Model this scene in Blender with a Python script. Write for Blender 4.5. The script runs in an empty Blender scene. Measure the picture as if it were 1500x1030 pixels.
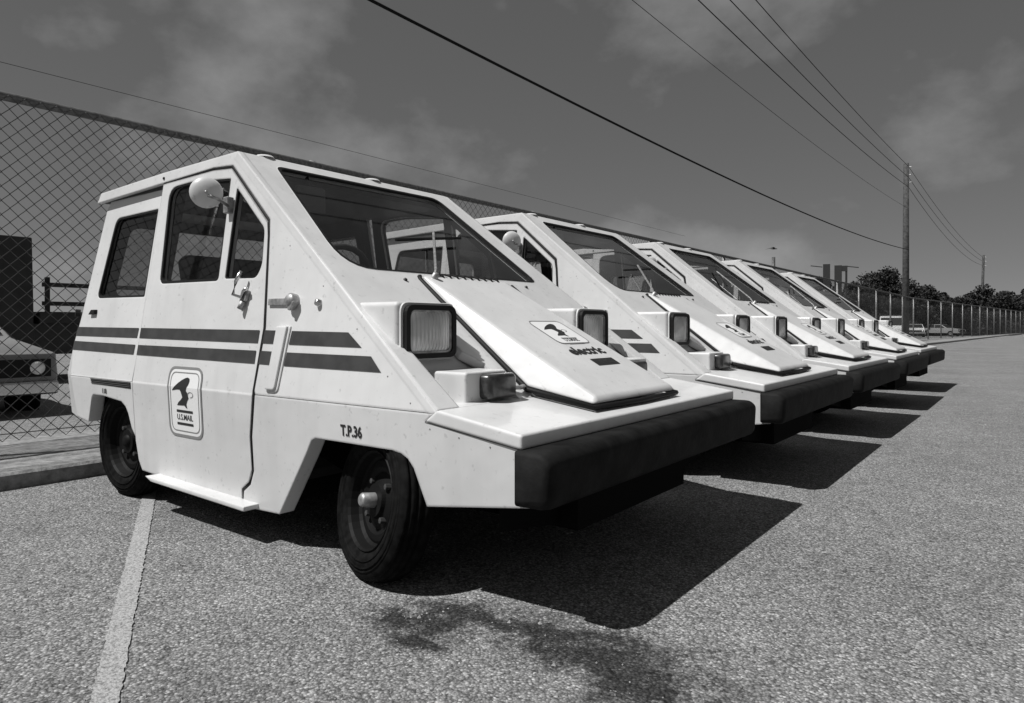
import bpy, bmesh, math, random
from mathutils import Vector, Matrix
from mathutils.geometry import tessellate_polygon
random.seed(7)
S = bpy.context.scene
COL = S.collection
R = math.radians

# ------------------------------------------------------------------ camera
YAW, PITCH = 2.2226, -0.0062
CAM = Vector((0.9499, -1.9926, 0.7169))
F = Vector((math.cos(YAW) * math.cos(PITCH), math.sin(YAW) * math.cos(PITCH), math.sin(PITCH)))
RT = F.cross(Vector((0, 0, 1))).normalized()
UP = RT.cross(F)
cd = bpy.data.cameras.new("camera")
cam = bpy.data.objects.new("camera", cd)
COL.objects.link(cam)
cam.matrix_world = Matrix(((RT.x, UP.x, -F.x, CAM.x), (RT.y, UP.y, -F.y, CAM.y), (RT.z, UP.z, -F.z, CAM.z), (0, 0, 0, 1)))
cd.sensor_fit = 'HORIZONTAL'
cd.sensor_width = 36
cd.lens = 1012.59 / 1500 * 36
cd.shift_x = 0.00176
cd.shift_y = -0.0208
cd.clip_start = 0.02
cd.clip_end = 3000
S.camera = cam

# ------------------------------------------------------------------ sky + sun
SUN = Vector((-0.29, -0.54, 1.0)).normalized()      # towards the sun
W = bpy.data.worlds.new("World")
S.world = W
W.use_nodes = True
nt = W.node_tree
nt.nodes.clear()
def N(nt, t, **kw):
    n = nt.nodes.new(t)
    for a, b in kw.items():
        setattr(n, a, b)
    return n
L = nt.links.new
sky = N(nt, 'ShaderNodeTexSky', sky_type='NISHITA', sun_disc=False)
sky.sun_elevation = math.asin(SUN.z)
sky.sun_rotation = math.atan2(SUN.x, SUN.y)
sky.air_density = 0.45
sky.dust_density = 0.1
sky.ozone_density = 2.0
sep = N(nt, 'ShaderNodeSeparateColor')
L(sky.outputs[0], sep.inputs[0])
tc = N(nt, 'ShaderNodeTexCoord')
mp = N(nt, 'ShaderNodeMapping')
mp.inputs['Scale'].default_value = (1, 1, 1.5)
mp.inputs['Location'].default_value = (4.71, 6.67, 6.04)
L(tc.outputs['Generated'], mp.inputs[0])
cn = N(nt, 'ShaderNodeTexNoise')
cn.inputs['Scale'].default_value = 3.0
cn.inputs['Detail'].default_value = 10
cn.inputs['Roughness'].default_value = 0.55
cn.inputs['Distortion'].default_value = 0.0
L(mp.outputs[0], cn.inputs[0])
cr = N(nt, 'ShaderNodeValToRGB')
cr.color_ramp.elements[0].position = 0.49
cr.color_ramp.elements[0].color = (0, 0, 0, 1)
cr.color_ramp.elements[1].position = 0.70
cr.color_ramp.elements[1].color = (1, 1, 1, 1)
L(cn.outputs[0], cr.inputs[0])
mx = N(nt, 'ShaderNodeMath', operation='MULTIPLY_ADD')     # red-filtered sky plus cloud light
L(cr.outputs[0], mx.inputs[0])
mx.inputs[1].default_value = 1.15
pw = N(nt, 'ShaderNodeMath', operation='POWER')           # film toe: the horizon glow is held back
pw.inputs[1].default_value = 0.42
L(sep.outputs[0], pw.inputs[0])
L(pw.outputs[0], mx.inputs[2])
bg = N(nt, 'ShaderNodeBackground')
bg.inputs[1].default_value = 0.13
L(mx.outputs[0], bg.inputs[0])
wo = N(nt, 'ShaderNodeOutputWorld')
L(bg.outputs[0], wo.inputs[0])

sd = bpy.data.lights.new("sun", 'SUN')
sd.energy = 5.0
sd.angle = R(0.5)
sd.color = (1.0, 0.995, 0.985)
sun = bpy.data.objects.new("sun", sd)
sun.rotation_euler = (-SUN).to_track_quat('-Z', 'Y').to_euler()
COL.objects.link(sun)
S.view_settings.view_transform = 'Standard'
S.view_settings.look = 'None'
S.view_settings.exposure = 0.0
S.view_settings.gamma = 1.0

# ------------------------------------------------------------------ materials
MATS = {}
def principled(name, v, rough=0.5, metal=0.0, spec=0.5, coat=0.0):
    m = bpy.data.materials.new(name)
    m.use_nodes = True
    b = m.node_tree.nodes['Principled BSDF']
    b.inputs['Base Color'].default_value = (v, v, v, 1)
    b.inputs['Roughness'].default_value = rough
    b.inputs['Metallic'].default_value = metal
    b.inputs['Specular IOR Level'].default_value = spec
    b.inputs['Coat Weight'].default_value = coat
    MATS[name] = m
    return m, m.node_tree, b
def noise_col(nt, b, lo, hi, scale, detail=4, p0=0.35, p1=0.65, bump=0.0, bscale=None, coord='Object', dist=0.01):
    tc = N(nt, 'ShaderNodeTexCoord')
    n = N(nt, 'ShaderNodeTexNoise')
    n.inputs['Scale'].default_value = scale
    n.inputs['Detail'].default_value = detail
    nt.links.new(tc.outputs[coord], n.inputs[0])
    r = N(nt, 'ShaderNodeValToRGB')
    r.color_ramp.elements[0].position = p0
    r.color_ramp.elements[0].color = (lo, lo, lo, 1)
    r.color_ramp.elements[1].position = p1
    r.color_ramp.elements[1].color = (hi, hi, hi, 1)
    nt.links.new(n.outputs[0], r.inputs[0])
    nt.links.new(r.outputs[0], b.inputs['Base Color'])
    if bump:
        n2 = N(nt, 'ShaderNodeTexNoise')
        n2.inputs['Scale'].default_value = bscale or scale
        n2.inputs['Detail'].default_value = 3
        nt.links.new(tc.outputs[coord], n2.inputs[0])
        bp = N(nt, 'ShaderNodeBump')
        bp.inputs['Strength'].default_value = bump
        bp.inputs['Distance'].default_value = dist
        nt.links.new(n2.outputs[0], bp.inputs['Height'])
        nt.links.new(bp.outputs[0], b.inputs['Normal'])
    return r

# moulded white plastic body, edges softened, faint grime and waviness
m, t, b = principled('white_paint', 0.7, 0.38, spec=0.4, coat=0.15)
tc = N(t, 'ShaderNodeTexCoord')
n1 = N(t, 'ShaderNodeTexNoise'); n1.inputs['Scale'].default_value = 2.3; n1.inputs['Detail'].default_value = 6
n2 = N(t, 'ShaderNodeTexNoise'); n2.inputs['Scale'].default_value = 55; n2.inputs['Detail'].default_value = 3
t.links.new(tc.outputs['Object'], n1.inputs[0]); t.links.new(tc.outputs['Object'], n2.inputs[0])
r1 = N(t, 'ShaderNodeValToRGB')
r1.color_ramp.elements[0].position = 0.3; r1.color_ramp.elements[0].color = (0.58, 0.58, 0.58, 1)
r1.color_ramp.elements[1].position = 0.6; r1.color_ramp.elements[1].color = (0.65, 0.65, 0.65, 1)
t.links.new(n1.outputs[0], r1.inputs[0])
r2 = N(t, 'ShaderNodeValToRGB')
r2.color_ramp.elements[0].position = 0.27; r2.color_ramp.elements[0].color = (0.72, 0.72, 0.72, 1)
r2.color_ramp.elements[1].position = 0.36; r2.color_ramp.elements[1].color = (1, 1, 1, 1)
t.links.new(n2.outputs[0], r2.inputs[0])
mm = N(t, 'ShaderNodeMix', data_type='RGBA', blend_type='MULTIPLY')
mm.inputs[0].default_value = 0.7
t.links.new(r1.outputs[0], mm.inputs[6]); t.links.new(r2.outputs[0], mm.inputs[7])
mps = N(t, 'ShaderNodeMapping'); mps.inputs['Scale'].default_value = (9, 9, .7)      # rain streaks
ns = N(t, 'ShaderNodeTexNoise'); ns.inputs['Scale'].default_value = 1.6; ns.inputs['Detail'].default_value = 5
t.links.new(tc.outputs['Object'], mps.inputs[0]); t.links.new(mps.outputs[0], ns.inputs[0])
rs = N(t, 'ShaderNodeValToRGB')
rs.color_ramp.elements[0].position = 0.34; rs.color_ramp.elements[0].color = (0.86, 0.86, 0.86, 1)
rs.color_ramp.elements[1].position = 0.52; rs.color_ramp.elements[1].color = (1, 1, 1, 1)
t.links.new(ns.outputs[0], rs.inputs[0])
ms = N(t, 'ShaderNodeMix', data_type='RGBA', blend_type='MULTIPLY'); ms.inputs[0].default_value = 0.35
t.links.new(mm.outputs[2], ms.inputs[6]); t.links.new(rs.outputs[0], ms.inputs[7])
t.links.new(ms.outputs[2], b.inputs['Base Color'])
bv = N(t, 'ShaderNodeBevel', samples=4); bv.inputs[0].default_value = 0.009
bp = N(t, 'ShaderNodeBump'); bp.inputs['Strength'].default_value = 0.22; bp.inputs['Distance'].default_value = 0.02
n3 = N(t, 'ShaderNodeTexNoise'); n3.inputs['Scale'].default_value = 7
t.links.new(tc.outputs['Object'], n3.inputs[0]); t.links.new(n3.outputs[0], bp.inputs['Height'])
t.links.new(bv.outputs[0], bp.inputs['Normal']); t.links.new(bp.outputs[0], b.inputs['Normal'])

m, t, b = principled('sticker_white', 0.76, 0.45)
m, t, b = principled('sticker_grey', 0.22, 0.45)
m, t, b = principled('stripe_dark', 0.06, 0.45); noise_col(t, b, 0.036, 0.052, 20)
m, t, b = principled('decal_black', 0.018, 0.5)
m, t, b = principled('seal_black', 0.010, 0.6, spec=0.2)
m, t, b = principled('bumper_rubber', 0.012, 0.7, spec=0.12); noise_col(t, b, 0.005, 0.014, 14, bump=0.3, bscale=60, dist=0.004)
m, t, b = principled('tyre_rubber', 0.008, 0.8, spec=0.06); noise_col(t, b, 0.004, 0.010, 40)
m, t, b = principled('wheel_steel', 0.006, 0.6, spec=0.12)
m, t, b = principled('nut_steel', 0.08, 0.5, metal=0.5)
m, t, b = principled('chrome', 0.6, 0.22, metal=1.0)
m, t, b = principled('dull_metal', 0.35, 0.5, metal=0.7); noise_col(t, b, 0.25, 0.45, 60)
m, t, b = principled('interior_dark', 0.022, 0.7)
m, t, b = principled('interior_trim', 0.10, 0.7)
m, t, b = principled('underbody', 0.008, 0.9, spec=0.05)
m, t, b = principled('amber_lens', 0.03, 0.3, coat=0.1); noise_col(t, b, 0.015, 0.05, 60)
m, t, b = principled('lamp_painted_reflection', 0.5, 0.15, metal=0.0, spec=0.9)
noise_col(t, b, 0.45, 0.95, 9, detail=1, p0=0.36, p1=0.64)  # pale blotches put a reflector bowl's returned light into the lens colour
tc = N(t, 'ShaderNodeTexCoord'); wv = N(t, 'ShaderNodeTexWave', bands_direction='Y'); wv.inputs['Scale'].default_value = 22; wv.inputs['Distortion'].default_value = 0.4
bq = N(t, 'ShaderNodeBump'); bq.inputs['Strength'].default_value = 0.5; bq.inputs['Distance'].default_value = 0.006
t.links.new(tc.outputs['Object'], wv.inputs[0]); t.links.new(wv.outputs['Fac'], bq.inputs['Height']); t.links.new(bq.outputs[0], b.inputs['Normal'])

def glass(name, tint, gl=0.06):
    m = bpy.data.materials.new(name); m.use_nodes = True
    t = m.node_tree; t.nodes.clear()
    tr = N(t, 'ShaderNodeBsdfTransparent'); tr.inputs[0].default_value = (tint, tint, tint, 1)
    g = N(t, 'ShaderNodeBsdfGlossy'); g.inputs['Roughness'].default_value = 0.02
    g.inputs[0].default_value = (0.9, 0.9, 0.9, 1)
    lw = N(t, 'ShaderNodeLayerWeight'); lw.inputs[0].default_value = 0.5
    fr = N(t, 'ShaderNodeMath', operation='POWER'); fr.inputs[1].default_value = 4.0
    t.links.new(lw.outputs['Facing'], fr.inputs[0])
    f2 = N(t, 'ShaderNodeMath', operation='MULTIPLY_ADD'); f2.inputs[1].default_value = 0.8; f2.inputs[2].default_value = gl
    t.links.new(fr.outputs[0], f2.inputs[0]); fr = f2
    mx = N(t, 'ShaderNodeMixShader'); o = N(t, 'ShaderNodeOutputMaterial')
    t.links.new(fr.outputs[0], mx.inputs[0]); t.links.new(tr.outputs[0], mx.inputs[1]); t.links.new(g.outputs[0], mx.inputs[2])
    t.links.new(mx.outputs[0], o.inputs[0])
    MATS[name] = m
glass('window_glass', 0.78)
glass('windscreen_glass', 0.85)
glass('tinted_glass', 0.52)
glass('lamp_glass', 0.85)

# worn asphalt with pale aggregate
m, t, b = principled('asphalt', 0.12, 0.9, spec=0.2)
tc = N(t, 'ShaderNodeTexCoord')
def tn(scale, det=3, rough=0.6):
    n = N(t, 'ShaderNodeTexNoise'); n.inputs['Scale'].default_value = scale; n.inputs['Detail'].default_value = det
    n.inputs['Roughness'].default_value = rough
    t.links.new(tc.outputs['Object'], n.inputs[0]); return n
def ramp(src, stops):
    r = N(t, 'ShaderNodeValToRGB')
    e = r.color_ramp.elements
    while len(e) < len(stops): e.new(0.5)
    for i, (p, v) in enumerate(stops):
        e[i].position = p; e[i].color = (v, v, v, 1)
    t.links.new(src, r.inputs[0]); return r
def mul(a, bb, f=1.0):
    mm = N(t, 'ShaderNodeMix', data_type='RGBA', blend_type='MULTIPLY'); mm.inputs[0].default_value = f
    t.links.new(a, mm.inputs[6]); t.links.new(bb, mm.inputs[7]); return mm.outputs[2]
vo = N(t, 'ShaderNodeTexVoronoi'); vo.inputs['Scale'].default_value = 165
t.links.new(tc.outputs['Object'], vo.inputs['Vector'])
sc = N(t, 'ShaderNodeSeparateColor'); t.links.new(vo.outputs['Color'], sc.inputs[0])
stones = ramp(sc.outputs[0], [(0.0, 0.10), (0.3, 0.215), (0.75, 0.29), (1.0, 0.48)])
gaps = ramp(vo.outputs['Distance'], [(0.35, 1.0), (0.75, 0.5)])
fine = ramp(tn(105, 4, .75).outputs[0], [(0.3, 0.55), (0.7, 1.38)])
patch = ramp(tn(0.8, 7, .65).outputs[0], [(0.3, 0.82), (0.5, 1.0), (0.7, 1.16)])
streak = ramp(tn(9, 5).outputs[0], [(0.3, 0.84), (0.65, 1.08)])
c = mul(mul(mul(mul(stones.outputs[0], gaps.outputs[0]), fine.outputs[0]), patch.outputs[0]), streak.outputs[0])
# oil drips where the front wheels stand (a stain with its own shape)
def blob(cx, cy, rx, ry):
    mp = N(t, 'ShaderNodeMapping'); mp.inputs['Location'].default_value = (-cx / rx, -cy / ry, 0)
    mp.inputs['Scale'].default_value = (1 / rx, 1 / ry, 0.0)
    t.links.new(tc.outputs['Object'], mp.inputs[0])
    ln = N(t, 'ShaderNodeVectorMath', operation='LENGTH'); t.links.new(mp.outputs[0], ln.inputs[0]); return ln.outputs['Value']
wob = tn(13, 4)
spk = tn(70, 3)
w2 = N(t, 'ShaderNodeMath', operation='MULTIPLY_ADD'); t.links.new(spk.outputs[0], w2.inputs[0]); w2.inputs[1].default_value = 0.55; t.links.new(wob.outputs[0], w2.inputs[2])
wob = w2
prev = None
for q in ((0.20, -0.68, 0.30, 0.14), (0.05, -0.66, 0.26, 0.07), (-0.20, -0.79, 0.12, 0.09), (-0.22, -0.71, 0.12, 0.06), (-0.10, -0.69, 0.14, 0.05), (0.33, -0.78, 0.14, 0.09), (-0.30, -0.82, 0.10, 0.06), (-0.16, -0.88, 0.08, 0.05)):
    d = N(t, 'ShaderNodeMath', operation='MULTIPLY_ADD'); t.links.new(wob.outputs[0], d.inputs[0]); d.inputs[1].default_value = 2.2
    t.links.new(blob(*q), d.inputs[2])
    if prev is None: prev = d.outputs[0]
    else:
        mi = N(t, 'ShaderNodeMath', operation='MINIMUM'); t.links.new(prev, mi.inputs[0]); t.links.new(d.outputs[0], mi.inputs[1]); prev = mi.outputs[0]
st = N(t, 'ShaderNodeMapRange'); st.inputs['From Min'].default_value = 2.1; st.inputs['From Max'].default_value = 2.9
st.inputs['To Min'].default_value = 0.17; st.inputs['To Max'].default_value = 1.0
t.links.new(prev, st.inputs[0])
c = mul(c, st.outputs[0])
t.links.new(c, b.inputs['Base Color'])
bp = N(t, 'ShaderNodeBump'); bp.inputs['Strength'].default_value = 0.55; bp.inputs['Distance'].default_value = 0.006; bp.invert = True
t.links.new(vo.outputs['Distance'], bp.inputs['Height']); t.links.new(bp.outputs[0], b.inputs['Normal'])

m, t, b = principled('line_paint', 0.3, 0.8)
rr = noise_col(t, b, 0.13, 0.36, 150, detail=4, p0=0.30, p1=0.56, bump=0.8, bscale=170, dist=0.006)
m, t, b = principled('concrete', 0.3, 0.9); noise_col(t, b, 0.13, 0.30, 24, detail=8, p0=0.3, p1=0.7, bump=0.6, bscale=45, dist=0.01)
m, t, b = principled('grit', 0.25, 0.9); noise_col(t, b, 0.10, 0.42, 9, p0=.3, p1=.7)
m, t, b = principled('galvanised', 0.3, 0.45, metal=0.3); noise_col(t, b, 0.20, 0.34, 30)
m, t, b = principled('rail_steel', 0.12, 0.6, metal=0.2); noise_col(t, b, 0.08, 0.14, 30)  # darker galvanised steel: the rail's backlit shade is put into its colour
m, t, b = principled('wire_steel', 0.08, 0.6, metal=0.2)
m, t, b = principled('wood_pole', 0.05, 0.85); noise_col(t, b, 0.03, 0.075, 6, bump=0.4, bscale=20)
m, t, b = principled('cable', 0.015, 0.9, spec=0.05)
m, t, b = principled('leaves', 0.045, 0.7, spec=0.1); noise_col(t, b, 0.02, 0.05, 1.3)
m, t, b = principled('bark', 0.05, 0.9); noise_col(t, b, 0.03, 0.07, 8)
m, t, b = principled('truck_dark', 0.012, 0.5); noise_col(t, b, 0.008, 0.02, 5)
m, t, b = principled('truck_wood', 0.02, 0.8); noise_col(t, b, 0.01, 0.03, 12)
m, t, b = principled('car_grey', 0.22, 0.3, coat=0.3)
m, t, b = principled('car_white', 0.7, 0.35, coat=0.5)
m, t, b = principled('bird_dark', 0.04, 0.8)
m, t, b = principled('sign_dark', 0.02, 0.7)

# ------------------------------------------------------------------ helpers
def prop(o, label=None, cat=None, group=None, kind=None):
    if label: o['label'] = label
    if cat: o['category'] = cat
    if group: o['group'] = group
    if kind: o['kind'] = kind
    return o
def empty(name, loc=(0, 0, 0), rz=0.0):
    o = bpy.data.objects.new(name, None); o.empty_display_size = 0.1
    o.location = loc; o.rotation_euler = (0, 0, rz); COL.objects.link(o); return o
def mk(name, verts, faces, mat, parent=None, smooth=False, bevel=0.0, seg=2, mats=None, fm=None, fix=True):
    me = bpy.data.meshes.new(name)
    me.from_pydata([tuple(v) for v in verts], [], faces)
    if fix:
        bm = bmesh.new(); bm.from_mesh(me)
        if fm is None:
            bmesh.ops.recalc_face_normals(bm, faces=bm.faces[:])
        bm.to_mesh(me); bm.free()
    for x in (mats or [mat]): me.materials.append(MATS[x])
    if fm:
        for p, i in zip(me.polygons, fm): p.material_index = i
    if smooth:
        for p in me.polygons: p.use_smooth = True
    o = bpy.data.objects.new(name, me); COL.objects.link(o); o.parent = parent
    if bevel:
        md = o.modifiers.new('bevel', 'BEVEL'); md.width = bevel; md.segments = seg; md.limit_method = 'ANGLE'; md.angle_limit = R(35)
        for p in me.polygons: p.use_smooth = True
        try:
            md.harden_normals = True
        except Exception: pass
    return o
class MB:
    def __init__(s): s.v = []; s.f = []
    def add(s, v, f):
        n = len(s.v); s.v += [Vector(q) for q in v]; s.f += [[i + n for i in q] for q in f]; return s
    def box(s, x0, x1, y0, y1, z0, z1):
        return s.add([(x0, y0, z0), (x1, y0, z0), (x1, y1, z0), (x0, y1, z0), (x0, y0, z1), (x1, y0, z1), (x1, y1, z1), (x0, y1, z1)],
                     [(0, 3, 2, 1), (4, 5, 6, 7), (0, 1, 5, 4), (1, 2, 6, 5), (2, 3, 7, 6), (3, 0, 4, 7)])
    def tube(s, pts, r, n=6, cap=True, r2=None):
        pts = [Vector(p) for p in pts]; rings = []
        base = len(s.v)
        up = Vector((0, 0, 1))
        for i, p in enumerate(pts):
            d = (pts[min(i + 1, len(pts) - 1)] - pts[max(i - 1, 0)]).normalized()
            a = d.cross(up if abs(d.z) < 0.95 else Vector((1, 0, 0))).normalized(); bb = d.cross(a)
            rad = r if r2 is None else r + (r2 - r) * i / (len(pts) - 1)
            for k in range(n):
                an = 2 * math.pi * k / n
                s.v.append(p + (a * math.cos(an) + bb * math.sin(an)) * rad)
        for i in range(len(pts) - 1):
            for k in range(n):
                s.f.append([base + i * n + k, base + i * n + (k + 1) % n, base + (i + 1) * n + (k + 1) % n, base + (i + 1) * n + k])
        if cap:
            s.f.append([base + k for k in range(n)][::-1]); e = base + (len(pts) - 1) * n
            s.f.append([e + k for k in range(n)])
        return s
    def prism(s, poly, fn, fn2):
        n = len(poly); b0 = len(s.v)
        s.v += [Vector(fn(*p)) for p in poly] + [Vector(fn2(*p)) for p in poly]
        s.f += [[b0 + i for i in range(n)], [b0 + n + i for i in range(n)][::-1]]
        s.f += [[b0 + i, b0 + (i + 1) % n, b0 + n + (i + 1) % n, b0 + n + i] for i in range(n)]
        return s
    def lathe(s, prof, c, axis, n=32):
        c = Vector(c); axis = Vector(axis).normalized()
        a = axis.cross(Vector((0, 0, 1)) if abs(axis.z) < 0.9 else Vector((1, 0, 0))).normalized(); bb = axis.cross(a)
        b0 = len(s.v); m = len(prof)
        for k in range(n):
            an = 2 * math.pi * k / n; d = a * math.cos(an) + bb * math.sin(an)
            for (r, h) in prof: s.v.append(c + d * r + axis * h)
        for k in range(n):
            for j in range(m - 1):
                s.f.append([b0 + k * m + j, b0 + ((k + 1) % n) * m + j, b0 + ((k + 1) % n) * m + j + 1, b0 + k * m + j + 1])
        return s
    def build(s, name, mat, parent=None, **kw): return mk(name, s.v, s.f, mat, parent, **kw)
def rounded(poly, r, n=4):
    """round the corners of a 2-D polygon; r is a number or one radius per corner"""
    out = []; m = len(poly)
    for i in range(m):
        p0, p, p1 = Vector(poly[i - 1]), Vector(poly[i]), Vector(poly[(i + 1) % m])
        ri = r[i] if isinstance(r, (list, tuple)) else r
        if ri <= 0: out.append(tuple(p)); continue
        a = (p0 - p); c = (p1 - p); ri = min(ri, a.length * .45, c.length * .45)
        a = p + a.normalized() * ri; c = p + c.normalized() * ri
        for k in range(n + 1):
            u = k / n; out.append(tuple(a * (1 - u) ** 2 + p * 2 * u * (1 - u) + c * u * u))
    return out
def tess(loops):
    vs = [Vector((q[0], q[1], 0)) for lp in loops for q in lp]
    return vs, tessellate_polygon([[Vector((q[0], q[1], 0)) for q in lp] for lp in loops])
def panel(mb_v, mb_f, mb_m, loops, front, back, inner=1):
    """plate with holes: loops in 2-D, front/back map a 2-D point to 3-D"""
    vs, tr = tess(loops); n = len(vs); b0 = len(mb_v)
    mb_v += [Vector(front(v.x, v.y)) for v in vs] + [Vector(back(v.x, v.y)) for v in vs]
    c0 = Vector(front(*loops[0][0]))
    nrm = (c0 - Vector(back(*loops[0][0])))
    for t3 in tr:
        a, b_, c = [mb_v[b0 + i] for i in t3]
        if (b_ - a).cross(c - a).dot(nrm) < 0: t3 = t3[::-1]
        mb_f.append([b0 + i for i in t3]); mb_m.append(0)
        mb_f.append([b0 + n + i for i in t3[::-1]]); mb_m.append(inner)
    k = 0
    for lp in loops:
        m = len(lp)
        # orientation of the loop decides which way the rim faces
        ar = sum(lp[i][0] * lp[(i + 1) % m][1] - lp[(i + 1) % m][0] * lp[i][1] for i in range(m))
        for i in range(m):
            p, q = b0 + k + i, b0 + k + (i + 1) % m
            mb_f.append([p, q, n + q, n + p]); mb_m.append(0)
        k += m
def plate(name, plist, parent, mats=('white_paint', 'interior_dark'), smooth=False):
    v, f, mi = [], [], []
    for loops, front, back in plist: panel(v, f, mi, loops, front, back)
    return mk(name, v, f, None, parent, mats=list(mats), fm=mi, smooth=smooth)
def sheet(name, loop, fn, mat, parent):
    vs, tr = tess([loop])
    return mk(name, [fn(q.x, q.y) for q in vs], [list(q) for q in tr], mat, parent)
def text2d(s, size, bold=0.0, space=1.0):
    cu = bpy.data.curves.new('lettering', 'FONT'); cu.body = s; cu.size = size; cu.offset = bold; cu.resolution_u = 3
    cu.align_x = 'CENTER'; cu.align_y = 'CENTER'; cu.space_character = space
    o = bpy.data.objects.new('lettering', cu); COL.objects.link(o)
    me = o.to_mesh()
    v = [(q.co.x, q.co.y) for q in me.vertices]; f = [tuple(p.vertices) for p in me.polygons]
    o.to_mesh_clear(); bpy.data.objects.remove(o); bpy.data.curves.remove(cu)
    return v, f

# ------------------------------------------------------------------ ground, kerb, line
def sstep(a, b, x):
    u = max(0.0, min(1.0, (x - a) / (b - a))); return u * u * (3 - 2 * u)
def fence_x(y): return -3.6 if y < 34 else -3.6 + (y - 34) * 0.085
def kerb_x(y): return -2.62 if y < 20 else -2.62 + (y - 20) * 0.045
xs = [-900, -400, -150, -80, -50, -35, -25, -18, -13, -10, -8, -7, -6.2, -5.6, -5.1, -4.7, -4.3, -3.95, -3.7, -3, -2, 0, 2, 5, 10, 25, 60, 150, 400, 900]
ys = [-400, -150, -60, -25, -12, -6, -3, 0, 3, 6, 10, 15, 20, 26, 32, 38, 44, 50, 56, 62, 70, 80, 95, 120, 160, 250, 500, 1200]
gv = []; gf = []
for y in ys:
    for x in xs:
        tt = sstep(0.25, 1.6, fence_x(min(y, 75)) - x)
        dz = -0.20 - 0.25 * sstep(18, 55, y)
        gv.append((x, y, tt * dz))
nx = len(xs)
for j in range(len(ys) - 1):
    for i in range(nx - 1): gf.append([j * nx + i, j * nx + i + 1, (j + 1) * nx + i + 1, (j + 1) * nx + i])
g = prop(mk('ground', gv, gf, 'asphalt', fix=False), kind='structure')
kv = []; kf = []
kys = [-14, -8, -4] + [i * 1.5 - 2 for i in range(60)]
prof = lambda y: [(fence_x(y) - 0.22, -0.3), (fence_x(y) - 0.22, 0.060), (kerb_x(y) - 0.012, 0.075), (kerb_x(y), 0.064), (kerb_x(y) + 0.004, -0.3)]
for y in kys:
    for (x, z) in prof(y): kv.append((x + random.uniform(-.006, .006), y, z + (random.uniform(-.004, .004) if z > 0 else 0)))
for j in range(len(kys) - 1):
    for i in range(4): kf.append([j * 5 + i, j * 5 + i + 1, (j + 1) * 5 + i + 1, (j + 1) * 5 + i])
prop(mk('kerb', kv, kf, 'concrete'), kind='structure')
def strip(name, p0, p1, w, mat, z=0.004):
    p0 = Vector((*p0, z)); p1 = Vector((*p1, z)); d = (p1 - p0).normalized(); s = Vector((-d.y, d.x, 0)) * w / 2
    v = []; f = []; n = 260
    for i in range(n + 1):
        q = p0.lerp(p1, i / n); a = random.uniform(.88, 1.06); b_ = random.uniform(.88, 1.06)
        v += [q + s * a, q - s * b_]
    for i in range(n): f.append([2 * i, 2 * i + 1, 2 * i + 3, 2 * i + 2])
    return prop(mk(name, v, f, mat, fix=False), kind='structure')
strip('painted_line', (-2.5, -0.355), (0.35, -1.84), 0.052, 'line_paint')

rg_ = random.Random(11); v = []; f = []
for i in range(5200):
    x = rg_.uniform(-2.4, 4.5); y = rg_.uniform(-2.2, 5.0)
    if rg_.random() < .5: x = rg_.uniform(-2.0, 1.3); y = rg_.uniform(-1.9, 0.2)
    q = rg_.uniform(.0012, .0038) if rg_.random() < .93 else rg_.uniform(.004, .007); a0 = rg_.uniform(0, 6.28)
    b0 = len(v)
    for k in range(4): v.append((x + q * math.cos(a0 + k * 1.57) * rg_.uniform(.7, 1.3), y + q * math.sin(a0 + k * 1.57) * rg_.uniform(.7, 1.3), 0.001))
    v.append((x, y, q * rg_.uniform(.7, 1.2) + .001))
    f += [[b0 + k, b0 + (k + 1) % 4, b0 + 4] for k in range(4)]
prop(mk('loose_grit', v, f, 'grit', fix=False), 'loose grit and small stones lying on the asphalt', 'grit', kind='stuff')

# ------------------------------------------------------------------ the mail van (front at x = 0, left side +y)
K, KR, K2, ZC = 0.1493, 0.186, -0.055, 0.49
SL, ZA = 0.7601, 1.4372
def y_up(z): return 0.70 - K * (z - ZC)
def y_rear(z): return 0.70 - KR * (z - ZC)
def y_lo(z): return 0.70 - K2 * (z - ZC) * -1 if False else 0.70 + (-K2) * (z - ZC)
def z_sl(x): return ZA - SL * (x + 1.5)
SN = Vector((SL, 0, 1)).normalized()
HS, HZ = 0.539, 0.9124
def z_hood(x): return HZ - HS * (x + 0.8076)
HN = Vector((HS, 0, 1)).normalized()
def side(yf, sg, off=0.0): return lambda x, z: (x, sg * (yf(z) + off), z)
def side_surf(x, z, sg, off):
    yy = y_lo(z) if z <= ZC + 1e-6 else (y_rear(z) if x < -1.955 else y_up(z))
    return Vector((x, sg * (yy + off), z))
def slope_map(off): return lambda y, x: Vector((x, y, z_sl(x))) + SN * off
def hood_map(off): return lambda y, x: Vector((x, y, z_hood(x))) + HN * off

def decal(name, tris2d, verts2d, sg, off, mat, parent, cuts=(ZC,)):
    """flat print laid on the van's side; triangles are cut where the side is creased"""
    v = []; f = []
    for t3 in tris2d:
        poly = [Vector(verts2d[i][:2]) for i in t3]
        for lowside in (True, False):
            out = []
            m_ = len(poly)
            for i in range(m_):
                a, c = poly[i], poly[(i + 1) % m_]
                ia = (a.y <= ZC) == lowside; ic = (c.y <= ZC) == lowside
                if ia: out.append(a)
                if ia != ic:
                    u = (ZC - a.y) / (c.y - a.y); out.append(a.lerp(c, u))
            if len(out) >= 3:
                n = len(v)
                for q in out:
                    yy = y_lo(q.y) if lowside else (y_rear(q.y) if q.x < -1.955 else y_up(q.y))
                    v.append((q.x, sg * (yy + off), q.y))
                f.append([n + i for i in range(len(out))])
    o = mk(name, v, f, mat, parent)
    return o
def decal_loops(name, loops, sg, off, mat, parent):
    vs, tr = tess(loops)
    return decal(name, tr, [(q.x, q.y) for q in vs], sg, off, mat, parent)
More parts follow.
